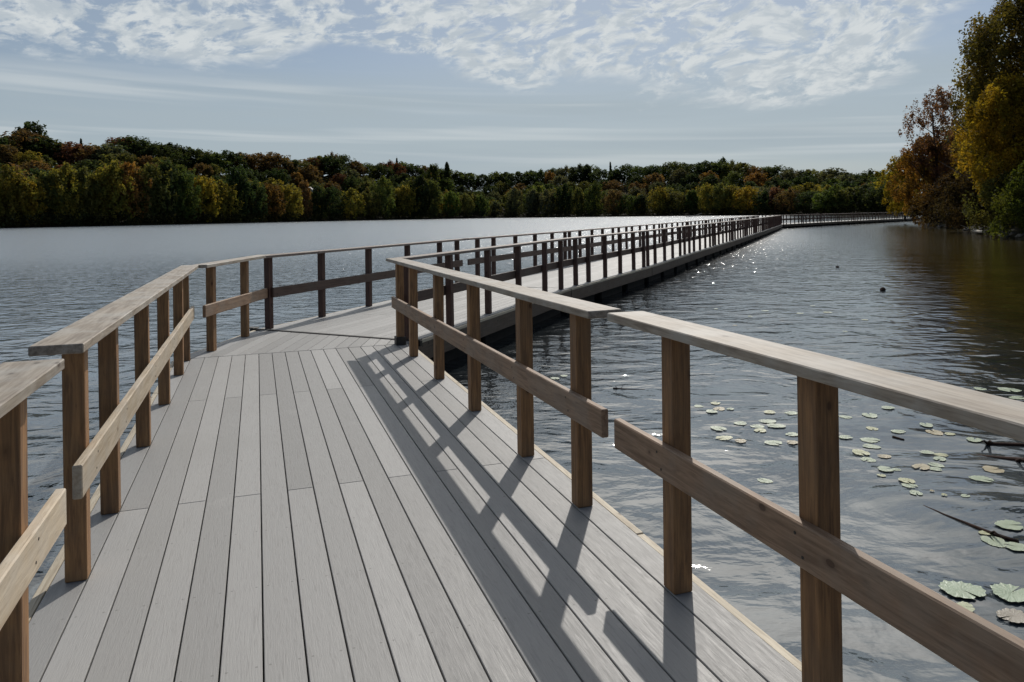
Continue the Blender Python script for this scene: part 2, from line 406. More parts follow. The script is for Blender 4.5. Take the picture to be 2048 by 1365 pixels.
def plank_mesh(name, boards, mat, thick=0.025, bev=0.0025):
    """boards: list of (xs at y0, ys..) given as 4 top corners + tone; one mesh, one attribute value per board"""
    vs = []; fs = []; tone = []
    for (c, t) in boards:
        c = [Vector((p[0], p[1], 0)) for p in c]; ctr = sum(c, Vector()) / 4
        n = len(vs)
        ins = []
        for k in range(4):
            e1 = (c[(k + 1) % 4] - c[k]).normalized(); e0 = (c[k - 1] - c[k]).normalized()
            ins.append(c[k] + (e1 + e0) * bev)
        for p in ins: vs.append((p.x, p.y, 0.0))
        for p in c: vs.append((p.x, p.y, -bev))
        for p in c: vs.append((p.x, p.y, -thick))
        fs.append((n, n + 1, n + 2, n + 3)); tone.append(t)
        for lv in (0, 4):
            for k in range(4):
                a = n + lv + k; b = n + lv + (k + 1) % 4
                fs.append((a, a + 4, b + 4, b)); tone.append(t)
        fs.append((n + 11, n + 10, n + 9, n + 8)); tone.append(t)
    me = mesh_of(name, vs, fs, mat)
    # make every face point outwards
    at = me.attributes.new('board', 'FLOAT', 'FACE'); at.data.foreach_set('value', tone)
    import bmesh
    bm = bmesh.new(); bm.from_mesh(me); bmesh.ops.recalc_face_normals(bm, faces=bm.faces); bm.to_mesh(me); bm.free()
    return me


# ------------------------------------------------------------------ the lake and the land
def make_water():
    # one sheet to the horizon
    v = [(-3500, -1500, WZ), (3500, -1500, WZ), (3500, 5000, WZ), (-3500, 5000, WZ)]
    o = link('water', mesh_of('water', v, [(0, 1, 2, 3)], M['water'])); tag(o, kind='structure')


make_water()

SHORE = [(-420, 60), (-300, 130), (-215, 195), (-157, 230), (-128, 265), (-112, 305), (-98, 347), (-60, 410), (-7, 450), (45, 425),
         (95, 382), (125, 340), (142, 300), (150, 250), (140, 215), (118, 182), (96, 160), (84, 148)]
SKY = [(0, 290), (60, 275), (100, 296), (140, 304), (200, 304), (235, 294), (280, 294), (330, 302), (370, 314), (420, 314), (500, 322), (560, 324),
       (610, 332), (650, 320), (700, 326), (740, 338), (830, 338), (870, 349), (930, 356), (980, 359), (1050, 356), (1110, 345), (1175, 344),
       (1230, 349), (1260, 340), (1300, 342), (1380, 339), (1450, 334), (1550, 348), (1600, 356), (1680, 357), (1730, 360), (1800, 360)]
FRONT = [(0, 345), (100, 340), (190, 338), (220, 328), (290, 345), (330, 332), (390, 332), (430, 345), (490, 345), (540, 352), (600, 370), (660, 380),
         (720, 388), (760, 358), (830, 352), (900, 380), (960, 390), (1000, 396), (1060, 370), (1120, 375), (1200, 372), (1260, 392),
         (1320, 380), (1400, 372), (1450, 368), (1500, 377), (1560, 372), (1620, 377), (1700, 374), (1760, 364), (1800, 362)]


def interp(tab, x): return float(np.interp(x, [a for a, b in tab], [b for a, b in tab]))
def hor(px): return 429.0 - 0.01396 * (px - 1024.0)        # horizon height for that bearing
def bearing(px): return (px - 1024.0) / 1500.0            # x / y of a bearing


def shore_y(t):
    """distance along +y where the bearing x = t*y meets the far shore"""
    best = None
    for (a, b), (c, d) in zip(SHORE[:-1], SHORE[1:]):
        den = (c - a) - t * (d - b)
        if abs(den) < 1e-9: continue
        s = (t * b - a) / den
        if -1e-6 <= s <= 1 + 1e-6:
            yy = b + s * (d - b)
            if yy > 0 and (best is None or yy < best): best = yy
    return best


def hill_top(px, Y):        # ground height that puts ~11 m trees on the skyline
    return 1.6 + (hor(px) - interp(SKY, px)) * Y / 1500.0 - 9.5


def ground_h(px, Y0, d):
    H = max(2.0, hill_top(px, Y0 + 112))
    return float(np.interp(d, [-12, -3, 0, 4, 30, 55, 85, 112, 160, 260], [-3, -0.9, -0.35, 0.3, 0.9, 0.28 * H, 0.68 * H, H, H * .95, H * .7]))


def make_land():
    cols = list(range(-260, 2300, 20)); ds = [-12, -3, 0, 4, 16, 30, 42, 55, 70, 85, 98, 112, 135, 160, 260]
    vs = []; fs = []; ok = []
    for px in cols:
        t = bearing(px); Y0 = shore_y(t)
        if Y0 is None: Y0 = 230 if px < 0 else 170
        ok.append(Y0)
        for d in ds:
            Y = Y0 + d; z = ground_h(min(max(px, 0), 1800), Y0, d) + (0 if d <= 0 else random.uniform(-.25, .25))
            vs.append((t * Y, Y, z))
    n = len(ds)
    for i in range(len(cols) - 1):
        for k in range(n - 1):
            a = i * n + k; fs.append((a, a + n, a + n + 1, a + 1))
    me = mesh_of('hills', vs, fs, M['soil'], True)
    tag(link('hills', me), kind='structure')
    # the near bank on the right
    bank = [(66, 122), (60, 112), (56.5, 104), (51, 92), (46.5, 80), (41, 66), (36.5, 56), (33.5, 48), (32, 40), (33, 30), (37, 15), (44, -5)]
    prof = [(-3.0, -1.6), (-0.8, -0.75), (0, -0.52), (0.5, -0.30), (1.5, 0.05), (4, 0.6), (10, 1.2), (22, 2.0), (50, 3.5), (120, 6)]
    vs = []; fs = []
    rows = []
    for i in range(len(bank) - 1):
        a, b = Vector((*bank[i], 0)), Vector((*bank[i + 1], 0))
        for k in range(6): rows.append(a.lerp(b, k / 6))
    rows.append(Vector((*bank[-1], 0)))
    for i, p in enumerate(rows):
        q = rows[min(i + 1, len(rows) - 1)] - rows[max(i - 1, 0)]
        nrm = Vector((-q.y, q.x, 0)).normalized()
        if nrm.x < 0: nrm = -nrm
        nrm = (nrm + Vector((.25, .1, 0))).normalized()
        wob = random.uniform(-.35, .35)
        for (d, z) in prof:
            r = p + nrm * (d + wob * (1 if d < 5 else 0)); vs.append((r.x, r.y, z + (random.uniform(-.08, .12) if 0 < d < 20 else 0)))
    n = len(prof)
    for i in range(len(rows) - 1):
        for k in range(n - 1):
            a = i * n + k; fs.append((a, a + 1, a + n + 1, a + n))
    tag(link('bank', mesh_of('bank', vs, fs, M['soil'], True)), kind='structure')
    return rows


bank_rows = make_land()


# ------------------------------------------------------------------ boardwalk decks
BW = 0.1475; GAP = 0.0060
NB = 18
WIDTH = NB * BW
Y0E = -0.10


def clip_poly(poly, a, b):
    """keep the part of a polygon with a <= y <= b"""
    def cut(ps, keep, val):
        out = []
        for i in range(len(ps)):
            p, q = ps[i], ps[(i + 1) % len(ps)]
            kp, kq = keep(p[1]), keep(q[1])
            if kp: out.append(p)
            if kp != kq:
                s = (val - p[1]) / (q[1] - p[1]); out.append((p[0] + s * (q[0] - p[0]), val))
        return out
    ps = cut(poly, lambda y: y >= a - 1e-9, a)
    return cut(ps, lambda y: y <= b + 1e-9, b) if ps else ps


def board_quads(poly, joints, y0, y1, n, tones=None):
    """fill a convex quad footprint (local x along the boards) with boards; joints(k) gives butt joints of row k"""
    out = []
    for k in range(n):
        a = y0 + k * (y1 - y0) / n + GAP / 2; b = y0 + (k + 1) * (y1 - y0) / n - GAP / 2
        ps = clip_poly(poly, a, b)
        if len(ps) < 3: continue
        la = [p[0] for p in ps if abs(p[1] - a) < 1e-5]; lb = [p[0] for p in ps if abs(p[1] - b) < 1e-5]
        if len(la) < 2 or len(lb) < 2:
            mx = [p[0] for p in ps]
            if not la: la = [np.mean(mx)] * 2
            if not lb: lb = [np.mean(mx)] * 2
            if len(la) < 2: la = la * 2
            if len(lb) < 2: lb = lb * 2
        xa0, xa1, xb0, xb1 = min(la), max(la), min(lb), max(lb)
        cuts = sorted(c for c in joints(k) if max(xa0, xb0) + .15 < c < min(xa1, xb1) - .15)
        e = [(xa0, xb0)] + [(c, c) for c in cuts] + [(xa1, xb1)]
        for (s, q) in zip(e[:-1], e[1:]):
            g0 = 0.002 if s[0] in cuts else 0; g1 = 0.002 if q[0] in cuts else 0
            out.append(([(s[0] + g0, a), (q[0] - g1, a), (q[1] - g1, b), (s[1] + g0, b)], random.random()))
    return out


def box_bm(x0, x1, y0, y1, z0, z1): return bev_box(x0, x1, y0, y1, z0, z1, 0.004)


def deck_section(label, origin, a, length, poly=None, joints=None, group=None, fascia=True, floats=True, hinge=False, plank_a=None):
    """origin = point on the right-hand post line; local x forward, local y to the left; deck spans y -0.13 .. 2.58"""
    root = thing('boardwalk_section', label, 'boardwalk', (origin[0], origin[1], 0), R(90 - a), group)
    y0 = Y0E; y1 = y0 + WIDTH
    if poly is None: poly = [(0.012, y0), (length - 0.012, y0), (length - 0.012, y1), (0.012, y1)]
    jf = joints or (lambda k: [length * (.30 if k % 2 else .67)])
    if plank_a is None:
        me = plank_mesh('decking', board_quads(poly, jf, y0, y1, NB), M['deck'])
        link('decking', me, root)
    else:
        th = R(a - plank_a)      # boards turned anticlockwise relative to the section
        ca, sa = math.cos(-th), math.sin(-th)
        pr = [(p[0] * ca - p[1] * sa, p[0] * sa + p[1] * ca) for p in poly]
        ys = [p[1] for p in pr]; n = max(1, int(round((max(ys) - min(ys)) / BW)))
        me = plank_mesh('decking', board_quads(pr, lambda k: [], min(ys), max(ys), n), M['deck'])
        link('decking', me, root, rz=th)
    # dark framing below the boards
    cx = sum(p[0] for p in poly) / len(poly); cy = sum(p[1] for p in poly) / len(poly)
    pin = [(cx + (p[0] - cx) * .985, cy + (p[1] - cy) * .985) for p in poly]
    n = len(pin)
    v = [(p[0], p[1], -.032) for p in pin] + [(p[0], p[1], -.24) for p in pin]
    f = [tuple(range(n)), tuple(range(2 * n - 1, n - 1, -1))] + [(i, i + n, (i + 1) % n + n, (i + 1) % n) for i in range(n)]
    link('frame', mesh_of('frame', v, f, M['float']), root)
    if fascia:
        for side in (0, 1):
            es = [(p, poly[(i + 1) % len(poly)]) for i, p in enumerate(poly)]
            es = [e for e in es if (abs(e[0][1] - y0) < 1e-3 and abs(e[1][1] - y0) < 1e-3)] if side == 0 else [e for e in es if abs(e[0][1] - y1) < 1e-3 and abs(e[1][1] - y1) < 1e-3]
            for (p, q) in es:
                xa, xb = sorted((p[0], q[0])); xa += .012; xb -= .012
                yy = (y0 - .046, y0 - .004) if side == 0 else (y1 + .004, y1 + .046)
                xs = xa
                while xs < xb - .05:
                    xe = min(xb, xs + 4.27)
                    if xb - xe < .6: xe = xb
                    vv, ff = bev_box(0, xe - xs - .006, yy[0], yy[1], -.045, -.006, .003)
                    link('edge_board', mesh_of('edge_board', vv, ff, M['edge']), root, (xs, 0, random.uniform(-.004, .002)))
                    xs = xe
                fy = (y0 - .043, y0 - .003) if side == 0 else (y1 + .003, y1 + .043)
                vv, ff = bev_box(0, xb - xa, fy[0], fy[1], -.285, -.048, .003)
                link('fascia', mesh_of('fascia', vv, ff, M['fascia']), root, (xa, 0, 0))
    if floats and length > 3:
        nf = max(1, int(length // 2.2)); w = length / nf
        for k in range(nf):
            vv, ff = bev_box(k * w + .25, (k + 1) * w - .25, y0 + .12, y1 - .12, WZ - .35, -.243, .03)
            link('float', mesh_of('float', vv, ff, M['float']), root)
    return root


# post / rail parts -------------------------------------------------
PW = 0.089; PH = 1.026
post_me = {}
for key in ('post', 'post_grey', 'post_dark'):
    for v in range(1):
        vv, ff = bev_post(PW, PH, 0.004); post_me[key] = mesh_of('post', vv, ff, M[key])
_cache = {}


def rail_mesh(name, L, y0, y1, z0, z1, mat, sk0=0.0, sk1=0.0):
    k = (name, round(L, 3), y0, mat.name, sk0, sk1)
    if k not in _cache:
        vv, ff = bev_box(0, L, y0, y1, z0, z1, 0.004, sk0, sk1); _cache[k] = mesh_of(name, vv, ff, mat)
    return _cache[k]


def railing(label, origin, a, side, posts, cap=None, mid=None, group=None, pm='post', mm='mid', sk=(0, 0), shoe=False, lean=0.006, h=(1.066, 1.066), zm=0.0, mt=0.0, cm='cap'):
    """side 'L'/'R'. origin is on the post line; inner face looks at the deck; h = handrail top at both ends"""
    root = thing('railing', label, 'railing', (origin[0], origin[1], 0), R(90 - a), group)
    inn = -1 if side == 'L' else 1
    cap = cap or (posts[0] - .13, posts[-1] + .13); mid = mid or (posts[0] - .10, posts[-1] + .10)
    tilt = (h[1] - h[0]) / (cap[1] - cap[0])
    for i, s in enumerate(posts):
        ph = h[0] + tilt * (s - cap[0]) - .040
        link('post', post_me[pm], root, (s, 0, 0.001), rot=(random.uniform(-lean, lean), random.uniform(-lean, lean), random.uniform(-.03, .03)), scale=(1, 1, ph / PH))
    # wide handrail laid flat over post and mid rail, overhanging inwards
    ya, yb = sorted((inn * .135, -inn * .052))
    link('handrail', rail_mesh('handrail', cap[1] - cap[0], ya, yb, 0, .038, M[cm], sk[0], sk[1]), root, (cap[0], 0, h[0] - .038), rot=(random.uniform(-.006, .006), -math.atan(tilt), 0))
    ya, yb = sorted((inn * (PW / 2 + .001), inn * (PW / 2 + .039)))
    if cm == 'cap':          # foreground rails: screw heads where the rail crosses each post
        vv, ff = bev_box(0, mid[1] - mid[0], ya, yb, 0, .14, 0.005); nb = len(ff)
        yf = yb if inn > 0 else ya
        for s in posts:
            for (dx, dz) in ((-.018, .038), (.016, .102)):
                b0 = len(vv); cxx = s - mid[0] + dx
                ring = [(cxx + .0055 * math.cos(q * math.pi / 4), yf + inn * e, dz + .0055 * math.sin(q * math.pi / 4)) for e in (-.001, .0012) for q in range(8)]
                vv += ring; ff.append(tuple(range(b0 + 8, b0 + 16))); ff += [(b0 + q, b0 + (q + 1) % 8, b0 + 8 + (q + 1) % 8, b0 + 8 + q) for q in range(8)]
        me = mesh_of('mid_rail', vv, ff, [M[mm], M['steel']])
        for i_, p_ in enumerate(me.polygons): p_.material_index = 0 if i_ < nb else 1
        link('mid_rail', me, root, (mid[0], 0, .45 + zm), rot=(0, math.atan(mt / (mid[1] - mid[0])), 0))
    else:
        link('mid_rail', rail_mesh('mid_rail', mid[1] - mid[0], ya, yb, 0, .14, M[mm]), root, (mid[0], 0, .45 + zm))
    if shoe:
        vv, ff = bev_box(-.075, .075, -.062, .062, 0, .10, .004)
        link('post_shoe', mesh_of('post_shoe', vv, ff, M['steel']), root, (posts[-1], 0, .0))
    return root


def at(o, a, s, lat=0.0):
    f, l = heading(a); p = Vector((o[0], o[1], 0)) + f * s + l * lat; return (p.x, p.y)


OA = (.36, 4.13); HA = -18.8
# --- near section with the measured butt joints (local x of joint, by board row from the right edge)
JO = {k: ([.80, -4.2] if k % 2 == 0 else [3.35, -1.75, -6.8]) for k in range(NB)}
BACK = -9.0
y0 = Y0E; y1 = y0 + WIDTH
L0 = 5.53
oa = at(OA, HA, BACK)
deck_section('long grey composite deck section in the foreground, with the railing shadow across it', oa, HA, L0 - BACK,
             joints=lambda k: [j - BACK for j in JO[k]], group=None)

# --- wedge section: between the seam and the hinge
fA, lA = heading(HA)
seam_r = Vector((*at(OA, HA, L0, Y0E), 0)); seam_l = Vector((*at(OA, HA, L0, Y0E + WIDTH), 0))
C0 = (-1.36, 9.63); HC0 = 21.0
hinge_r = Vector((*at(C0, HC0, -.02, Y0E), 0)); hinge_l = Vector((*at(C0, HC0, .22, Y0E + WIDTH), 0))
print('wedge', seam_r, seam_l, hinge_r, hinge_l)


def to_local(p, o, a):
    f, l = heading(a); d = p - Vector((o[0], o[1], 0)); return (d.dot(f), d.dot(l))


def wedge():
    o = (seam_r.x, seam_r.y); a = 0.0
    gapv = fA * .006
    q = [to_local(p, o, a) for p in (seam_r + gapv, hinge_r - heading(24)[0] * .02, hinge_l - heading(24)[0] * .02, seam_l + gapv)]
    root = thing('boardwalk_section', 'triangular wedge of grey deck boards between the foreground section and the black hinge strip', 'boardwalk', (o[0], o[1], 0), R(90 - a))
    ys = [p[1] for p in q]; n = int(round((max(ys) - min(ys)) / BW))
    link('decking', plank_mesh('decking', board_quads(q, lambda k: [], min(ys), max(ys), n), M['deck']), root)
    cx = sum(p[0] for p in q) / 4; cy = sum(p[1] for p in q) / 4
    pin = [(cx + (p[0] - cx) * .97, cy + (p[1] - cy) * .97) for p in q]
    v = [(p[0], p[1], -.032) for p in pin] + [(p[0], p[1], -.24) for p in pin]
    f = [(0, 1, 2, 3), (7, 6, 5, 4)] + [(i, i + 4, (i + 1) % 4 + 4, (i + 1) % 4) for i in range(4)]
    link('frame', mesh_of('frame', v, f, M['float']), root)
    # outer edge on the left
    d = Vector((q[2][0] - q[3][0], q[2][1] - q[3][1], 0)); Ld = d.length; ang = math.atan2(d.y, d.x)
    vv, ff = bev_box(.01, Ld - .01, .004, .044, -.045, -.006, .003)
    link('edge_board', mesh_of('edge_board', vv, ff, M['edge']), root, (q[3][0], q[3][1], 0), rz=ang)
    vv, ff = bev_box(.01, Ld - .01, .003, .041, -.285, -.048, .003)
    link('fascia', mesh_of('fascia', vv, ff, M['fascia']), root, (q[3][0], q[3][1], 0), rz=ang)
    # black steel hinge strip with its pivot plates
    h0 = Vector((*q[1], 0)); h1 = Vector((*q[2], 0)); d = h1 - h0; ang = math.atan2(d.y, d.x)
    vv, ff = bev_box(-.12, d.length + .12, -.028, .028, -.06, .012, .004)
    hs = link('hinge', mesh_of('hinge', vv, ff, M['steel']), root, (h0.x + .022, h0.y, 0), rz=ang)
    for s in (-.10, d.length + .02):
        vv, ff = bev_box(s, s + .16, -.06, .06, .013, .026, .004)
        link('hinge_plate', mesh_of('hinge_plate', vv, ff, M['steel']), hs)
    return root


wedge()

# --- the long run
HS = [21, 24.8, 22.8, 23.2, 23.4, 23.0, 23.0, 23.0, 22.6, 22.6, 22.6, 22.6]
LS = 6.9
ORD = ['first', 'second', 'third', 'fourth', 'fifth', 'sixth', 'seventh', 'eighth', 'ninth', 'tenth', 'eleventh', 'twelfth', 'thirteenth']
PR = {0: [.02, 1.25, 2.67, 4.08, 5.55, 6.62], 1: [.68, 1.55, 2.82, 4.11, 5.42, 6.5], 2: [.08, 1.12, 2.6, 3.99, 5.43, 6.36], 3: [.5, 1.55, 3.0, 4.45, 5.8, 6.7], 4: [.5, 1.7, 3.15, 4.5, 5.75, 6.6]}
PL = {0: [.34, 1.62, 3.02, 4.44, 5.85, 6.72], 1: [.67, 1.53, 2.84, 4.14, 5.42, 6.49], 2: [.08, 1.15, 2.5, 3.79, 5.22, 6.09], 3: [.34, 1.23, 2.61, 3.92, 5.34, 6.5]}
DP = [.25, 1.25, 2.65, 4.05, 5.5, 6.55]
cor = C0
for i, a in enumerate(HS):
    where = 'beyond the hinge' if i == 0 else 'of the long run beyond the hinge'
    lab = 'first deck section just beyond the black hinge strip' if i == 0 else '%s deck section from the hinge on the long boardwalk run' % ORD[i]
    fwd_, _ = heading(a)
    if i == 0:
        poly = [(0.0, y0), (LS - .012, y0), (LS - .012, y1), (.24, y1)]
        deck_section(lab, cor, a, LS, poly=poly)
    else:
        deck_section(lab, cor, a, LS)
    grey = i > 0
    railing('first left railing beyond the hinge, dark against the open lake' if i == 0 else 'open-lake side railing on the %s deck section from the hinge' % ORD[i],
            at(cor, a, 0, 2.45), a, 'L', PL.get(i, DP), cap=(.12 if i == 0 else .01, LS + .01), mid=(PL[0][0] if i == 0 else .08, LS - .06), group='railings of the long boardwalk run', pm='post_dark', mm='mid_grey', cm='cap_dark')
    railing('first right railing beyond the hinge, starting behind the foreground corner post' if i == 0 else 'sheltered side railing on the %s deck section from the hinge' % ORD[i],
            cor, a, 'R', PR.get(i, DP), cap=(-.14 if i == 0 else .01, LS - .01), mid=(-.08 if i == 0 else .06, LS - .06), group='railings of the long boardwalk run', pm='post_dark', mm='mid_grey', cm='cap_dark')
    cor = at(cor, a, LS)
END = cor
# --- far leg that turns right towards the wooded bank
HD = 42.0
cor = (END[0] + .5, END[1] + 1.0)
for i in range(9):
    a = HD + (i - 4) * .6
    deck_section('far leg of the boardwalk, %s deck section after the bend' % ORD[i], cor, a, LS)
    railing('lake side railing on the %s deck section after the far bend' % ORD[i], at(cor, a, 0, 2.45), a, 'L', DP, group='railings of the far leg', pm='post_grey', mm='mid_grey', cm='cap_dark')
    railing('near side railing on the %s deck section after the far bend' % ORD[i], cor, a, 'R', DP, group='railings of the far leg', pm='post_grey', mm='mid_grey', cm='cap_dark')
    cor = at(cor, a, LS)

# --- foreground railings
railing('right foreground railing with its shadow on the deck, ending at the hinge corner', OA, HA, 'R', [-.01, .9, 2.13, 3.40, 4.66, 5.50], cap=(-.42, 5.66), mid=(-.45, 5.62), shoe=True, sk=(0, .3), h=(1.118, 1.068), zm=.045, mt=.045)
railing('nearest right railing, running out of the picture at the lower right', OA, HA, 'R', [-6.2, -5.3, -4.1, -2.9, -1.86, -1.0], cap=(-6.4, -.63), mid=(-6.3, -.58), h=(1.14, 1.135), zm=.035)
OLp = at(OA, HA, 0, 2.45)
railing('left foreground railing of six brown posts beside the grey deck', OLp, HA, 'L', [.02, .82, 2.08, 3.34, 4.61, 5.42], cap=(-.50, 5.60), mid=(-.29, 5.60), mm='mid_lit', h=(1.122, 1.066))
railing('nearest left railing at the lower left corner, with the rounded mid rail end', OLp, HA, 'L', [-6.2, -5.0, -3.6, -2.2, -.96], cap=(-6.4, -.80), mid=(-6.3, -.56), mm='mid_lit', h=(1.125, 1.118))
# two-post railing on the wedge
wl = Vector((-3.66, 8.72, 0))
railing('short two-post railing on the outer edge of the wedge', (wl.x, wl.y), 1.5, 'L', [.34, 1.40], cap=(-.06, 2.05), mid=(0.0, 2.06), h=(1.066, 1.07))


# ------------------------------------------------------------------ foliage
def leaf_cloud(n_clump, per, shape, leaf, seed, spread=0.16, tint=0.35, hollow=0.5, flat=0.75):
    """leaf quads grouped in clumps spread through a unit crown; shape(u) -> radius at height u in 0..1"""
    r = np.random.default_rng(seed)
    u = r.beta(1.25, 1.15, n_clump); th = r.uniform(0, 2 * np.pi, n_clump)
    rad = np.array([shape(q) for q in u]) * np.clip(r.uniform(0, 1, n_clump) ** hollow, 0, 1) * (1 + 0.22 * np.sin(3 * th + seed) + r.normal(0, .07, n_clump))
    C = np.stack([rad * np.cos(th), rad * np.sin(th), u + r.normal(0, .02, n_clump)], 1)
    cs = r.uniform(.55, 1.25, n_clump)
    ctint = 1 + r.uniform(-tint, tint, n_clump)
    chue = r.uniform(-.12, .12, n_clump)
    idx = np.repeat(np.arange(n_clump), per); N = len(idx)
    off = r.normal(0, 1, (N, 3)); off /= np.linalg.norm(off, axis=1)[:, None]; off *= (r.uniform(.2, 1, N) ** .5)[:, None]
    P = C[idx] + off * np.array([spread, spread, spread * flat]) * cs[idx][:, None]
    nrm = off * .6 + r.normal(0, .7, (N, 3)) + np.array([0, 0, .4]); nrm /= np.linalg.norm(nrm, axis=1)[:, None]
    t1 = np.cross(nrm, r.normal(0, 1, (N, 3))); t1 /= np.linalg.norm(t1, axis=1)[:, None]; t2 = np.cross(nrm, t1)
    s = leaf * r.uniform(.6, 1.3, N)
    tint_v = ctint[idx] * (1 + r.uniform(-.10, .10, N)); hue = chue[idx] + r.uniform(-.06, .06, N)
    col_ = np.stack([tint_v * (1 + hue), tint_v, tint_v * (1 - .5 * hue), np.ones(N)], 1)
    return P, t1, t2, s, col_


def cloud_mesh(name, P, t1, t2, s, colr, H, Rr, mat, z0=0.0):
    """scale unit crown: radius Rr, height H, bottom z0; s in metres"""
    Q = P * np.array([Rr, Rr, H]) + np.array([0, 0, z0]); N = len(Q)
    a = t1 * s[:, None]; b = t2 * (s * .62)[:, None]
    V = np.empty((N, 4, 3)); V[:, 0] = Q - a; V[:, 1] = Q - b * .9; V[:, 2] = Q + a; V[:, 3] = Q + b
    me = bpy.data.meshes.new(name)
    me.vertices.add(N * 4); me.vertices.foreach_set('co', V.reshape(-1))
    me.loops.add(N * 4); me.loops.foreach_set('vertex_index', np.arange(N * 4, dtype=np.int32))
    me.polygons.add(N); me.polygons.foreach_set('loop_start', np.arange(0, N * 4, 4, dtype=np.int32))
    me.update(calc_edges=True)
    at_ = me.color_attributes.new('tint', 'FLOAT_COLOR', 'POINT'); at_.data.foreach_set('color', np.repeat(colr, 4, 0).astype(np.float32).reshape(-1))
    me.materials.append(mat); return me


def tube(vs, fs, pts, r0, r1, n=6):
    base = len(vs); k = len(pts)
    for i, p in enumerate(pts):
        d = (pts[min(i + 1, k - 1)] - pts[max(i - 1, 0)]).normalized()
        a = d.orthogonal().normalized(); b = d.cross(a); r = r0 + (r1 - r0) * i / (k - 1)
        for j in range(n):
            th = 2 * math.pi * j / n; q = p + (a * math.cos(th) + b * math.sin(th)) * r; vs.append((q.x, q.y, q.z))
    for i in range(k - 1):
        for j in range(n):
            a = base + i * n + j; b = base + i * n + (j + 1) % n; fs.append((a, b, b + n, a + n))
    fs.append(tuple(range(base + (k - 1) * n, base + k * n)))


def trunk_mesh(H, r, seed, limbs=7, spread=.3, base=.3):
    rr = random.Random(seed); vs = []; fs = []
    top = Vector((rr.uniform(-.05, .05) * H, rr.uniform(-.05, .05) * H, H * .9))
    pts = [Vector((0, 0, -.4))] + [top * (k / 5) + Vector((rr.uniform(-1, 1), rr.uniform(-1, 1), 0)) * H * .012 for k in range(1, 6)]
    tube(vs, fs, pts, r, r * .18, 8)
    for k in range(limbs):
        u = base + (0.85 - base) * k / limbs; p = top * u; th = rr.uniform(0, 6.28)
        L = H * spread * (1.05 - u) * rr.uniform(.8, 1.3) + .3
        e = p + Vector((math.cos(th) * L, math.sin(th) * L, L * rr.uniform(.5, 1.0)))
        m_ = p.lerp(e, .5) + Vector((rr.uniform(-.1, .1), rr.uniform(-.1, .1), rr.uniform(-.15, .05))) * L
        tube(vs, fs, [p, m_, e], r * .42 * (1 - u * .5), r * .08, 5)
        e2 = m_ + Vector((math.cos(th + .9) * L * .5, math.sin(th + .9) * L * .5, L * .35)); tube(vs, fs, [m_, m_.lerp(e2, .5), e2], r * .2, r * .05, 4)
    return mesh_of('trunk', vs, fs, M['bark'])


SH = {
    'round': lambda u: max(0.05, math.sqrt(max(0, 1 - (2 * u - .92) ** 2)) ** .8),
    'broad': lambda u: max(0.05, (1 - abs(u - .5) ** 2.4 * 3.6)) * 1.0,
    'oval': lambda u: max(0.04, math.sin(math.pi * min(1, u * .93 + .05)) ** .6),
    'tall': lambda u: max(0.04, math.sin(math.pi * min(1, u * .9 + .08)) ** .45),
    'conifer': lambda u: max(0.02, (1 - u) ** .9 * (0.85 + .25 * math.sin(u * 40))),
    'bush': lambda u: max(0.05, math.sqrt(max(0, 1 - (1.05 * u) ** 2))),
}
# far tree meshes, unit height 1 (crown from 0.10 up) and unit radius 1, in several makes
FAR = {}
FH = 13.0
for kind, Rr, nv, z0 in (('round', 5.0, 4, .06), ('broad', 5.8, 3, .06), ('oval', 4.1, 3, .05), ('tall', 3.2, 2, .05), ('conifer', 2.2, 2, .04)):
    FAR[kind] = []
    for v in range(nv):
        P_ = leaf_cloud(150, 24, SH[kind], 0.40, 100 + v * 7 + len(kind), spread=.18 if kind != 'conifer' else .12, tint=.30, hollow=.42)
        FAR[kind].append((cloud_mesh('crown', *P_, FH * (1 - z0), Rr, M['leaf_far'], FH * z0), trunk_mesh(FH * .93, .22, v + 3, 5, .25)))
PAL = {
    'yellow olive': (0.118, 0.104, 0.022), 'olive green': (0.072, 0.078, 0.025), 'dark green': (0.030, 0.044, 0.018),
    'mid green': (0.055, 0.075, 0.022), 'grey green': (0.068, 0.074, 0.042), 'orange brown': (0.118, 0.070, 0.024),
    'rusty red': (0.088, 0.042, 0.027), 'brown': (0.092, 0.060, 0.028), 'golden yellow': (0.158, 0.122, 0.020), 'bright green': (0.070, 0.098, 0.024),
    'purple brown': (0.10, 0.065, 0.055),
}
ZONE = [(0, 210, 'at the far left end'), (210, 420, 'left of centre'), (420, 640, 'above the wedge railing'), (640, 860, 'just left of centre'),
        (860, 1060, 'behind the hinge corner'), (1060, 1290, 'above the long run'), (1290, 1520, 'above the glittering water'), (1520, 1850, 'behind the far leg')]
far_count = {}


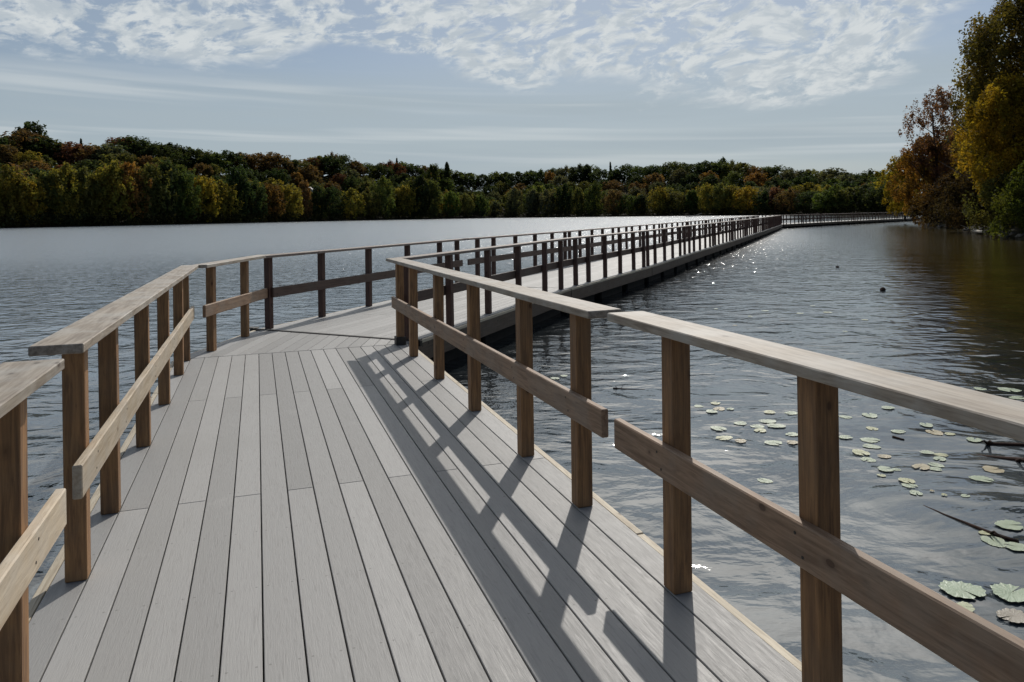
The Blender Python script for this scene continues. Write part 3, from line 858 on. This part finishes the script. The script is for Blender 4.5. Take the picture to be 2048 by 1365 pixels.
def far_tree(px, d, h, colour, kind, row, wide=1.0, jitter=True):
    t = bearing(px); Y0 = shore_y(t)
    if Y0 is None: return None
    Y = Y0 + d; z = ground_h(min(max(px, 0), 1800), Y0, d)
    v = random.randrange(len(FAR[kind])); crown, trunk = FAR[kind][v]
    zone = next((z_[2] for z_ in ZONE if z_[0] <= px < z_[1]), 'at the far end')
    shape = {'round': 'round-crowned', 'broad': 'broad spreading', 'oval': 'oval-crowned', 'tall': 'tall narrow', 'conifer': 'pointed evergreen'}[kind]
    lab = '%s %s tree %s %s' % (colour, shape, row, zone)
    nm = {'conifer': 'conifer_tree'}.get(kind, 'tree')
    root = thing(nm, lab, 'tree', (t * Y, Y, z), random.uniform(0, 6.28), None)
    far_count.setdefault(lab, []).append(root)
    s = h / FH; w = s * wide * random.uniform(.9, 1.12)
    root.scale = (w, w, s)
    c = [q * 1.3 for q in PAL[colour]]; j = random.uniform(.8, 1.2) if jitter else 1
    cr = link('crown', crown, root); cr.color = (c[0] * j * random.uniform(.94, 1.08), c[1] * j, c[2] * j, 1)
    link('trunk', trunk, root)
    return root


ROWN = {0: 'at the far water\'s edge', 1: 'in the far second rank', 2: 'low on the hillside', 3: 'halfway up the hillside', 4: 'on the far skyline'}
def pick(*w): return random.choices([a for a, b in w], [b for a, b in w])[0]


FCOL = [(0, 'yellow olive'), (25, 'yellow olive'), (60, 'golden yellow'), (95, 'olive green'), (130, 'yellow olive'), (165, 'olive green'), (195, 'yellow olive'), (228, 'yellow olive'),
        (262, 'orange brown'), (298, 'olive green'), (335, 'dark green'), (372, 'mid green'), (405, 'golden yellow'), (440, 'yellow olive'), (475, 'dark green'),
        (510, 'dark green'), (542, 'orange brown'), (575, 'yellow olive'), (605, 'brown'), (635, 'dark green'), (668, 'dark green'), (700, 'yellow olive'), (735, 'olive green'), (770, 'mid green'),
        (805, 'yellow olive'), (838, 'dark green'), (868, 'olive green'), (900, 'bright green'), (930, 'olive green'), (962, 'mid green'), (995, 'grey green'), (1030, 'grey green'),
        (1062, 'grey green'), (1095, 'grey green'), (1128, 'dark green'), (1160, 'olive green'), (1195, 'mid green'), (1228, 'brown'), (1258, 'mid green'), (1288, 'dark green'), (1318, 'yellow olive'),
        (1350, 'olive green'), (1382, 'mid green'), (1412, 'yellow olive'), (1442, 'olive green'), (1470, 'yellow olive'), (1500, 'golden yellow'), (1528, 'dark green'), (1556, 'rusty red'),
        (1586, 'brown'), (1616, 'dark green'), (1645, 'bright green'), (1672, 'mid green'), (1700, 'olive green'), (1730, 'dark green'), (1758, 'dark green'), (1786, 'dark green')]
for (px, c) in FCOL:
    Y0 = shore_y(bearing(px))
    if Y0 is None: continue
    h = (hor(px) - interp(FRONT, px)) * (Y0 + 5) / 1500 + 1.6 - .3
    h *= random.uniform(.74, 1.08)
    far_tree(px + random.uniform(-5, 5), 4 + random.uniform(-1, 4), h, c, pick(('round', 4), ('oval', 3), ('tall', 1), ('broad', 3)), ROWN[0], 1.15 * max(.75, min(1.3, 13 / h)))
for px in range(-18, 1810, 50):
    Y0 = shore_y(bearing(px)); 
    if Y0 is None: continue
    h = (hor(px) - interp(FRONT, px)) * (Y0 + 18) / 1500 * random.uniform(.82, 1.06)
    far_tree(px + random.uniform(-12, 12), 16 + random.uniform(-3, 4), h, pick(('dark green', 3), ('olive green', 3), ('mid green', 3), ('yellow olive', 2), ('brown', 1)), pick(('round', 3), ('broad', 2), ('oval', 2)), ROWN[1], 1.25)
for row, d, step in ((2, 38, 40), (3, 62, 40), (3, 86, 38)):
    for px in range(-15, 1810, step):
        if shore_y(bearing(px)) is None: continue
        left = px < 720
        c = pick(('dark green', 4), ('brown', 3 if left else 1), ('olive green', 3), ('mid green', 3), ('orange brown', 1.6 if left else .5), ('rusty red', .9 if left else .15), ('yellow olive', 1.2), ('grey green', 1.5))
        far_tree(px + random.uniform(-12, 12), d + random.uniform(-7, 7), random.uniform(9, 13), c, pick(('round', 4), ('broad', 3), ('oval', 2)), ROWN[row], 1.5)
px = -10.0
while px < 1810:
    if shore_y(bearing(px)) is not None:
        left = px < 720
        c = pick(('dark green', 5), ('brown', 3 if left else 1), ('olive green', 2), ('rusty red', .8 if left else .1), ('mid green', 2), ('grey green', 1))
        far_tree(px, 112 + random.uniform(-8, 8), random.uniform(12.0, 14.5), c, pick(('round', 5), ('broad', 5)), ROWN[4], 1.75)
    px += random.uniform(19, 27)
# landmarks of the skyline and hillside
for (px, d, dh, c, k, lab, wd) in [
    (68, 118, 17.5, 'dark green', 'tall', 'tallest ragged tree on the skyline at the far left', 1.5),
    (45, 116, 14.5, 'dark green', 'oval', 'dark tree leaning against the tallest one on the left skyline', 1.0),
    (92, 116, 13.0, 'dark green', 'oval', 'lower dark tree right of the tallest one on the left skyline', .9),
    (164, 120, 16.0, 'dark green', 'conifer', 'lone small evergreen spire on the left skyline', .8),
    (895, 95, 21.0, 'dark green', 'conifer', 'tall slender evergreen spire right of the middle of the far shore', 1.35),
    (868, 92, 19.0, 'mid green', 'tall', 'narrow green tree just left of the tall evergreen spire', 1.2),
    (795, 104, 18.0, 'dark green', 'conifer', 'short dark evergreen tip on the skyline left of the tall spire', .9),
    (1222, 118, 17.5, 'dark green', 'conifer', 'tiny pointed evergreen on the skyline above the long run', .9),
    (1175, 112, 14.0, 'dark green', 'round', 'rounded black-green pine above the long run', .8),
    (655, 58, 10.0, 'rusty red', 'round', 'bright red maple halfway up the hillside beside the white house', 1.0),
    (665, 112, 14.0, 'brown', 'round', 'tall rounded brown tree on the skyline above the red maple', 1.0),
    (632, 110, 12.5, 'rusty red', 'round', 'reddish tree on the skyline left of the rounded brown one', .9),
    (1448, 118, 15.0, 'dark green', 'round', 'highest knob of trees on the right-hand hill', .8),
    (1100, 100, 13.0, 'orange brown', 'round', 'small orange tree on the low skyline above the long run', .9)]:
    o = far_tree(px, d, dh, c, k, '', wd)
    if o:
        for L_ in far_count.values():
            if o in L_: L_.remove(o)
        o['label'] = lab
ORDW = ['first', 'second', 'third', 'fourth', 'fifth', 'sixth', 'seventh', 'eighth', 'ninth', 'tenth', 'eleventh', 'twelfth', 'thirteenth', 'fourteenth', 'fifteenth', 'sixteenth',
        'seventeenth', 'eighteenth', 'nineteenth', 'twentieth', 'twenty-first', 'twenty-second', 'twenty-third', 'twenty-fourth', 'twenty-fifth', 'twenty-sixth', 'twenty-seventh', 'twenty-eighth']


def single_out(objs):
    """look-alikes that stand in one place are told apart by their order from the left"""
    by = {}
    for o in objs: by.setdefault(o['label'], []).append(o)
    for lab, L_ in by.items():
        if len(L_) < 2: continue
        L_.sort(key=lambda o: o.location.x / o.location.y)
        for i, o in enumerate(L_):
            if len(L_) == 2: w = ['left', 'right'][i]
            elif len(L_) == 3: w = ['leftmost', 'middle', 'rightmost'][i]
            else: w = ORDW[i] + ' from left,'
            o['label'] = w + ' ' + lab
            if 'group' not in o: o['group'] = lab.replace(' tree ', ' trees ')


single_out([o for L_ in far_count.values() for o in L_])


def shrub_band():
    """low scrub along the far waterline, one mass nobody could count"""
    r = np.random.default_rng(5); Ps = []; 
    C = []
    for px in np.arange(-40, 1810, 3.2):
        t = bearing(px); Y0 = shore_y(t)
        if Y0 is None: continue
        for k in range(3):
            d = r.uniform(-1.5, 9); Y = Y0 + d; tt = t + r.normal(0, .001)
            C.append((tt * Y, Y, r.uniform(.2, 3.4) - .2))
    for px in np.arange(-40, 1810, 4.0):
        t = bearing(px); Y0 = shore_y(t)
        if Y0 is None: continue
        for k in range(4):
            d = r.uniform(25, 118); Y = Y0 + d
            C.append((t * Y, Y, ground_h(min(max(px, 0), 1800), Y0, d) + r.uniform(0, 5.5)))
    C = np.array(C); per = 16; idx = np.repeat(np.arange(len(C)), per); N = len(idx)
    off = r.normal(0, .8, (N, 3)) * np.array([1, 1, .75]) * np.where(C[idx][:, 2] > 4, 1.5, 1.0)[:, None]
    P = C[idx] + off; P[:, 2] = np.maximum(P[:, 2], WZ + .1)
    nrm = r.normal(0, 1, (N, 3)); nrm /= np.linalg.norm(nrm, axis=1)[:, None]
    t1 = np.cross(nrm, r.normal(0, 1, (N, 3))); t1 /= np.linalg.norm(t1, axis=1)[:, None]; t2 = np.cross(nrm, t1)
    ct = r.uniform(.5, 1.5, len(C))[idx] * r.uniform(.8, 1.2, N); hu = r.uniform(-.25, .3, len(C))[idx]
    colr = np.stack([ct * (1 + hu), ct, ct * (1 - .3 * hu), np.ones(N)], 1)
    me = cloud_mesh('undergrowth', P, t1, t2, np.where(C[idx][:, 2] > 4, .62, .42) * r.uniform(.6, 1.3, N), colr, 1, 1, M['leaf_far'])
    o = link('undergrowth', me); o.color = (.030, .034, .014, 1); tag(o, kind='stuff', label='dark scrub along the far waterline and brush between the hillside trees', cat='undergrowth')


shrub_band()


def near_tree(name, label, x, y, z, H, Rr, colour, shape, clumps, per, leaf, z0=.2, seed=1, cat='tree', spread=.14, hollow=.45, tint=.35, limbs=9, group=None, flat=.75, tr=.02):
    root = thing(name, label, cat, (x, y, z), random.uniform(0, 6.28), group)
    P_ = leaf_cloud(clumps, per, SH[shape], leaf, seed, spread=spread, tint=tint, hollow=hollow, flat=flat)
    cr = link('crown', cloud_mesh('crown', *P_, H * (1 - z0), Rr, M['leaf'], H * z0), root); cr.color = (*colour, 1)
    link('trunk', trunk_mesh(H * .95, H * tr, seed, limbs, .34, max(.15, z0 * .7)), root)
    return root


# the wooded bank on the right
near_tree('tree', 'small yellow-green tree at the tip of the right bank by the far leg', 55.0, 105, .3, 8.4, 3.3, (.20, .16, .02), 'round', 150, 60, .16, .12, 21)
near_tree('tree', 'rusty orange tree near the tip of the right bank', 51.4, 92.5, .4, 9.8, 4.0, (.165, .090, .022), 'round', 210, 70, .15, .10, 22)
near_tree('tree', 'thin half-bare purplish tree with sky showing through its crown', 51.3, 90, .6, 15.2, 4.1, (.13, .072, .052), 'oval', 230, 36, .13, .30, 23, hollow=.7, spread=.10, limbs=16)
near_tree('tree', 'towering dark green tree at the right edge of the picture', 43.6, 63, .9, 18.6, 6.0, (.085, .070, .018), 'round', 600, 100, .14, .16, 24, spread=.115, limbs=14)
near_tree('tree', 'dark brown-green tree filling in behind the rusty orange one', 55, 84, .9, 12.5, 4.6, (.075, .055, .02), 'round', 220, 70, .15, .12, 25)
near_tree('tree', 'golden yellow tree in front of the towering dark one', 38.0, 57, .7, 10.4, 3.6, (.195, .138, .016), 'oval', 330, 90, .11, .12, 26, spread=.13)
near_tree('tree', 'olive gold tree behind and left of the golden yellow one', 44.7, 69, .8, 12.4, 3.7, (.150, .110, .018), 'oval', 320, 80, .12, .10, 27)
near_tree('tree', 'second golden tree half cut off by the right edge', 41.6, 57, 1.0, 11.0, 3.4, (.20, .138, .018), 'round', 260, 80, .12, .12, 28)
near_tree('shrub', 'bright green bush low on the bank at the right edge', 34.5, 49.8, .0, 4.4, 2.5, (.060, .074, .015), 'bush', 190, 80, .085, .02, 29, 'bush', spread=.17)
near_tree('shrub', 'dull green bush left of the bright green one on the bank', 35.9, 54.5, .0, 4.0, 2.4, (.060, .062, .020), 'bush', 150, 70, .09, .02, 30, 'bush', spread=.18)
near_tree('shrub', 'dark brown thicket overhanging the water under the gold trees', 39.8, 63.5, .0, 4.6, 3.4, (.035, .026, .014), 'bush', 300, 70, .10, .0, 31, 'bush', spread=.18)
near_tree('shrub', 'dark thicket at the waterline under the rusty orange tree', 47.0, 79.5, .0, 5.0, 3.9, (.040, .027, .014), 'bush', 300, 70, .12, .0, 32, 'bush', spread=.18)
near_tree('shrub', 'low dark brush at the very tip of the right bank', 54.8, 97, -.1, 3.4, 3.4, (.045, .030, .016), 'bush', 130, 60, .13, .0, 33, 'bush', spread=.18)
for i, (x, y, H, Rr, c) in enumerate([(50, 72, 15.0, 5, (.05, .05, .02)), (60, 96, 12.5, 5, (.06, .06, .022)), (66, 112, 11, 5, (.045, .05, .02)), (41.5, 48, 13.5, 4.2, (.075, .075, .02)),
                                      (40.5, 36, 13, 4.5, (.09, .07, .02)), (45, 24, 14, 5, (.06, .06, .02)), (72, 122, 11, 4.6, (.05, .045, .02))]):
    lab = ['dark tree in the back rank of the right bank behind the towering one', 'green tree behind the purplish one on the right bank', 'dark green tree deep in the right bank behind its tip',
           'olive green tree above the bright green bush', 'tree on the right bank just outside the picture edge', 'dark tree farther along the right bank outside the picture', 'dark tree at the landward end of the far leg'][i]
    near_tree('tree', lab, x, y, 1.2, H, Rr, c, 'round', 200, 60, .17, .12, 60 + i)


# ------------------------------------------------------------------ stones and driftwood on the right bank
def lump(name, label, cat, loc, size, mat, seed, group=None):
    rr = random.Random(seed); vs = []; fs = []; nu, nv = 10, 6
    ph = [rr.uniform(0, 6.28) for _ in range(6)]
    for j in range(nv + 1):
        for i in range(nu):
            th = 2 * math.pi * i / nu; p = math.pi * j / nv
            d = Vector((math.sin(p) * math.cos(th), math.sin(p) * math.sin(th), math.cos(p)))
            k = 1 + .16 * math.sin(3 * d.x + ph[0]) + .13 * math.sin(4 * d.y + ph[1]) + .1 * math.sin(5 * d.z + ph[2]) + rr.uniform(-.05, .05) * (0 < j < nv)
            vs.append((d.x * size[0] * k, d.y * size[1] * k, d.z * size[2] * k))
    for j in range(nv):
        for i in range(nu):
            a = j * nu + i; b = j * nu + (i + 1) % nu; fs.append((a, a + nu, b + nu, b))
    o = link(name, mesh_of(name, vs, fs, mat), None, loc, rr.uniform(0, 6)); tag(o, label, cat, group); return o


for i in range(26):
    p = bank_rows[int(8 + i * 1.45)]; s = random.uniform(.14, .42)
    lump('rock', 'weathered grey stone half in the water along the right bank', 'rock', (p.x + random.uniform(-.4, .5), p.y + random.uniform(-.5, .5), WZ + s * .2), (s, s * .8, s * .55), M['stone'], 300 + i, 'stones along the right bank')


def log_obj(name, label, cat, p0, p1, r0, r1, mat, bend=.05, twigs=(), seed=0, flat=1.0):
    rr = random.Random(seed); a = Vector(p0); b = Vector(p1); vs = []; fs = []; L = (b - a).length
    side = (b - a).cross(Vector((0, 0, 1))).normalized()
    pts = [a.lerp(b, k / 8) - a + side * math.sin(k / 8 * math.pi) * bend * L + side * rr.uniform(-.01, .01) * L for k in range(9)]
    tube(vs, fs, pts, r0, r1, 8)
    fs.append(tuple(reversed(range(8))))
    for (s, ang, ln, rad) in twigs:
        q = pts[int(s * 8)]; d = ((b - a).normalized() * math.cos(ang) + side * math.sin(ang) + Vector((0, 0, .35))).normalized() * ln
        tube(vs, fs, [q, q + d * .5 + Vector((0, 0, .02)), q + d], rad, rad * .3, 6)
    o = link(name, mesh_of(name, vs, fs, mat, True), None, a, scale=(1, 1, flat)); tag(o, label, cat); return o


def wpt(px, py, z=WZ):
    """point of the water sheet under a bearing and depression angle"""
    c, s = math.cos(ROLL), math.sin(ROLL)
    u = (px - 1024) / 1500; v = -(py - 429) / 1500
    d = Vector((c * u - s * v, 1.0, s * u + c * v)); t = (z - HC) / d.z
    return (d.x * t, d.y * t, z)


log_obj('driftwood_log', 'pale fallen log lying along the foot of the right bank below the bushes', 'log', (40.2, 64.5, -.30), (35.6, 56.6, -.22), .16, .09, M['paledrift'], .06, [(.4, .8, 1.4, .04), (.7, -.6, 1.0, .03)], 3)
log_obj('driftwood_log', 'long thin reddish-brown branch lying in the water among the lily pads', 'log', wpt(1846, 1012, WZ - .004), wpt(2035, 1088, WZ - .004), .006, .026, M['wetwood'], .03, [(.8, .6, .16, .010)], 4)
log_obj('driftwood_log', 'thick dark sunken log breaking the surface at the right edge', 'log', wpt(1944, 913, WZ - .02), wpt(2120, 935, WZ - .02), .02, .065, M['wetwood'], .02, [(.6, 1.2, .2, .02)], 5)
log_obj('driftwood_log', 'smaller dark log with a twiggy stub just beyond the thick sunken one', 'log', wpt(1975, 889, WZ + .0), wpt(2090, 895, WZ - .01), .022, .035, M['wetwood'], .02, [(.0, 1.8, .22, .018), (.1, 2.3, .16, .012)], 6)
log_obj('floating_twig', 'small dark twig floating beyond the gap in the right railing', 'twig', wpt(1226, 777, WZ + .003), wpt(1290, 779, WZ + .001), .009, .003, M['wetwood'], .05, [(.15, 1.9, .07, .006), (.3, -1.0, .1, .005)], 7)
log_obj('floating_twig', 'short dark stick floating between two lily pads right of the near post', 'twig', wpt(1786, 874, WZ + .004), wpt(1808, 880, WZ + .004), .012, .008, M['wetwood'], .03, [], 8)
o = lump('driftwood_stump', 'small dark lump of wood afloat in open water right of the boardwalk', 'driftwood', wpt(1766, 580, WZ + .02), (.085, .07, .06), M['wetwood'], 41)
lump('driftwood_stump', 'tiny dark speck of wood afloat farther out than the other lump', 'driftwood', wpt(1675, 534, WZ + .02), (.06, .045, .035), M['wetwood'], 42)
log_obj('driftwood_log', 'pale curved log stranded at the far waterline above the glitter', 'log', wpt(1372, 433, WZ + .5), wpt(1402, 432, WZ + .6), .22, .12, M['paledrift'], .12, [(.5, .6, 3.0, .10)], 9)


single_out([o for o in bpy.data.objects if o.name.startswith('rock')])


# ------------------------------------------------------------------ lily pads
def pad_mesh(seed, ruffle=.0, notch=.35):
    rr = random.Random(seed); vs = [(0, 0, .004)]; fs = []; n = 44; rings = [.35, .7, .92, 1.0]
    ph = rr.uniform(0, 6.28)
    for r in rings:
        for k in range(n):
            u = k / (n - 1); th = notch / 2 + u * (2 * math.pi - notch)
            w = 1 + .09 * math.sin(2 * th + ph) + .06 * math.sin(3 * th + 3 * ph) + .04 * math.sin(7 * th + 2 * ph) + (ruffle * .045 * math.sin(15 * th) if r > .6 else 0)
            z = .006 + (.030 * ruffle * math.sin(15 * th + ph) * r ** 3) + rr.uniform(0, .008) + .012 * ruffle * r
            vs.append((r * w * math.cos(th), r * w * math.sin(th), z))
    for k in range(n - 1): fs.append((0, 1 + k, 2 + k))
    for j in range(len(rings) - 1):
        for k in range(n - 1):
            a = 1 + j * n + k; fs.append((a, a + n, a + n + 1, a + 1))
    # a thin underside so the leaf has thickness
    m_ = len(vs); vs += [(x * .99, y * .99, z - .006) for (x, y, z) in vs]; fs += [tuple(reversed([q + m_ for q in f])) for f in fs]
    me = mesh_of('lily_pad', vs, fs, M['lily'], True); return me


pads = [pad_mesh(i, .25 + .15 * (i % 3)) for i in range(5)]; ruffled = [pad_mesh(20 + i, 1.0, .15) for i in range(2)]
PADS = [(107,119,45),(183,105,48),(165,142,55),(200,131,60),(250,131,36),(427,145,55),(525,150,60),(296,196,60),(196,219,72),(222,262,76),(296,275,54),(418,187,72),(372,210,60),(385,228,60),(455,207,75),
        (445,284,75),(528,246,60),(530,282,55),(770,168,52),(880,160,75),(960,125,58),(890,220,55),(1008,233,60),(1135,203,65),(1172,237,80),(1240,244,46),(770,258,60),(880,272,80),(885,300,70),(838,328,80),
        (872,360,68),(945,345,56),(1137,327,58),(1200,338,58),(1195,356,60),(950,402,70),(1000,405,38),(932,431,38),(1112,392,80),(1178,384,62),(1176,402,56),(1047,455,68),(1058,477,64),(1087,510,58),(1350,270,68),
        (1435,405,90),(1385,447,90),(1510,655,118),(1440,728,112),(1405,690,60),(1540,752,100),(405,455,64),(1160,500,22),(1215,518,28),(1310,523,40)]
GP = 'lily pads floating right of the boardwalk'
fulls = [(1350 + a / 2.2565, 760 + b / 2.2565, w / 2.2565) for a, b, w in PADS]
fulls += [(2018, 780, 40), (1985, 798, 32), (2010, 806, 34), (2036, 796, 32), (1975, 812, 26), (1960, 778, 24), (2000, 818, 30), (1432, 618, 9), (1530, 622, 14), (1600, 627, 14), (1655, 625, 16), (1470, 651, 9), (1690, 663, 10),
          (1500, 633, 10), (1730, 640, 12), (1625, 612, 10), (1110, 757, 20), (1128, 752, 16)]
for i, (px, py, w) in enumerate(fulls):
    p = wpt(px, py, WZ + .003 + (i % 3) * .003); rad = w / 2 * p[1] / 1500
    o = link('lily_pad', pads[i % 5], None, p, random.uniform(0, 6.28), scale=(rad, rad * random.uniform(.85, 1.0), rad))
    yb = 'brown-spotted' if i % 7 == 3 else ('yellowish' if i % 4 == 1 else 'pale green')
    o.color = {'brown-spotted': (.22, .17, .07, 1), 'yellowish': (.25, .26, .11, 1), 'pale green': (.19, .25, .15, 1)}[yb]
    if px < 1360: zn = 'in the gap left of the second near post' if py > 740 else 'far out'
    elif py < 700: zn = 'in the scattered few beyond the handrail'
    elif px < 1600: zn = 'in the cluster between the two near right posts'
    elif py > 990: zn = 'by the thin sunken branch'
    elif px > 1930: zn = 'at the right edge near the sunken logs'
    else: zn = 'in the cluster right of the nearest right post'
    tag(o, '%s lily pad %s' % (yb, zn), 'lily pad', '%s lily pads %s' % (yb, zn))
single_out([o for o in bpy.data.objects if o.name.startswith('lily_pad')])
for (px, py, w, lab, c, k) in [(1924, 1180, 76, 'large ruffled pale green lily pad with a frilled rim, above the mid rail', (.22, .29, .19, 1), 0),
                            (2022, 1186, 72, 'large ruffled lily pad cut off by the right edge of the picture', (.22, .29, .19, 1), 1),
                            (1930, 1214, 36, 'small pale leaf tucked under the large ruffled lily pad', (.30, .33, .18, 1), 0),
                            (2026, 1232, 56, 'torn brownish lily pad below the two large ruffled ones', (.20, .17, .13, 1), 1)]:
    p = wpt(px, py, WZ + .012); rad = w / 2 * p[1] / 1500
    o = link('lily_pad', ruffled[k], None, p, random.uniform(0, 6.28), scale=(rad, rad, rad)); o.color = c; tag(o, lab, 'lily pad')


# ------------------------------------------------------------------ houses glimpsed on the far hillside
def house(label, px, d, w, dp, h, zoff):
    t = bearing(px); Y0 = shore_y(t); Y = Y0 + d; z = ground_h(px, Y0, d) + zoff
    root = thing('house', label, 'house', (t * Y, Y, z), R(-15))
    hw, hd = w / 2, dp / 2
    v = [(-hw, -hd, 0), (hw, -hd, 0), (hw, hd, 0), (-hw, hd, 0), (-hw, -hd, h), (hw, -hd, h), (hw, hd, h), (-hw, hd, h), (0, -hd, h + w * .28), (0, hd, h + w * .28)]
    f = [(0, 1, 5, 8, 4), (2, 3, 7, 9, 6), (1, 2, 6, 5), (3, 0, 4, 7)]
    link('wall', mesh_of('wall', v, f, M['house_wall']), root)
    e = .35; r = w * .28
    k = r / hw
    rv = []; 
    for s in (-1, 1):
        rv += [(s * (hw + e), -hd - e, h - e * k + .05), (s * (hw + e), hd + e, h - e * k + .05), (0, hd + e, h + r + .05), (0, -hd - e, h + r + .05)]
        rv += [(a, b, c + .18) for (a, b, c) in rv[-4:]]
    rf = []
    for q in (0, 8): rf += [(q, q + 1, q + 2, q + 3), (q + 7, q + 6, q + 5, q + 4), (q, q + 4, q + 5, q + 1), (q + 1, q + 5, q + 6, q + 2), (q + 3, q + 2, q + 6, q + 7), (q, q + 3, q + 7, q + 4)]
    link('roof', mesh_of('roof', rv, rf, M['house_roof']), root)
    for sx in (-.25, .25):
        vv, ff = bev_box(sx * w - .5, sx * w + .5, -hd - .06, -hd + .02, h * .4, h * .8, .01)
        link('window', mesh_of('window', vv, ff, M['glass']), root)
    return root


house('white gabled house half hidden by trees beside the red maple', 624, 52, 8, 7, 5.0, 4.0)
house('tiny white building glimpsed low among the trees right of the tall spire', 955, 22, 3.2, 4, 2.6, 1.2)
print('objects', len(bpy.data.objects), 'far trees', sum(len(v) for v in far_count.values()))
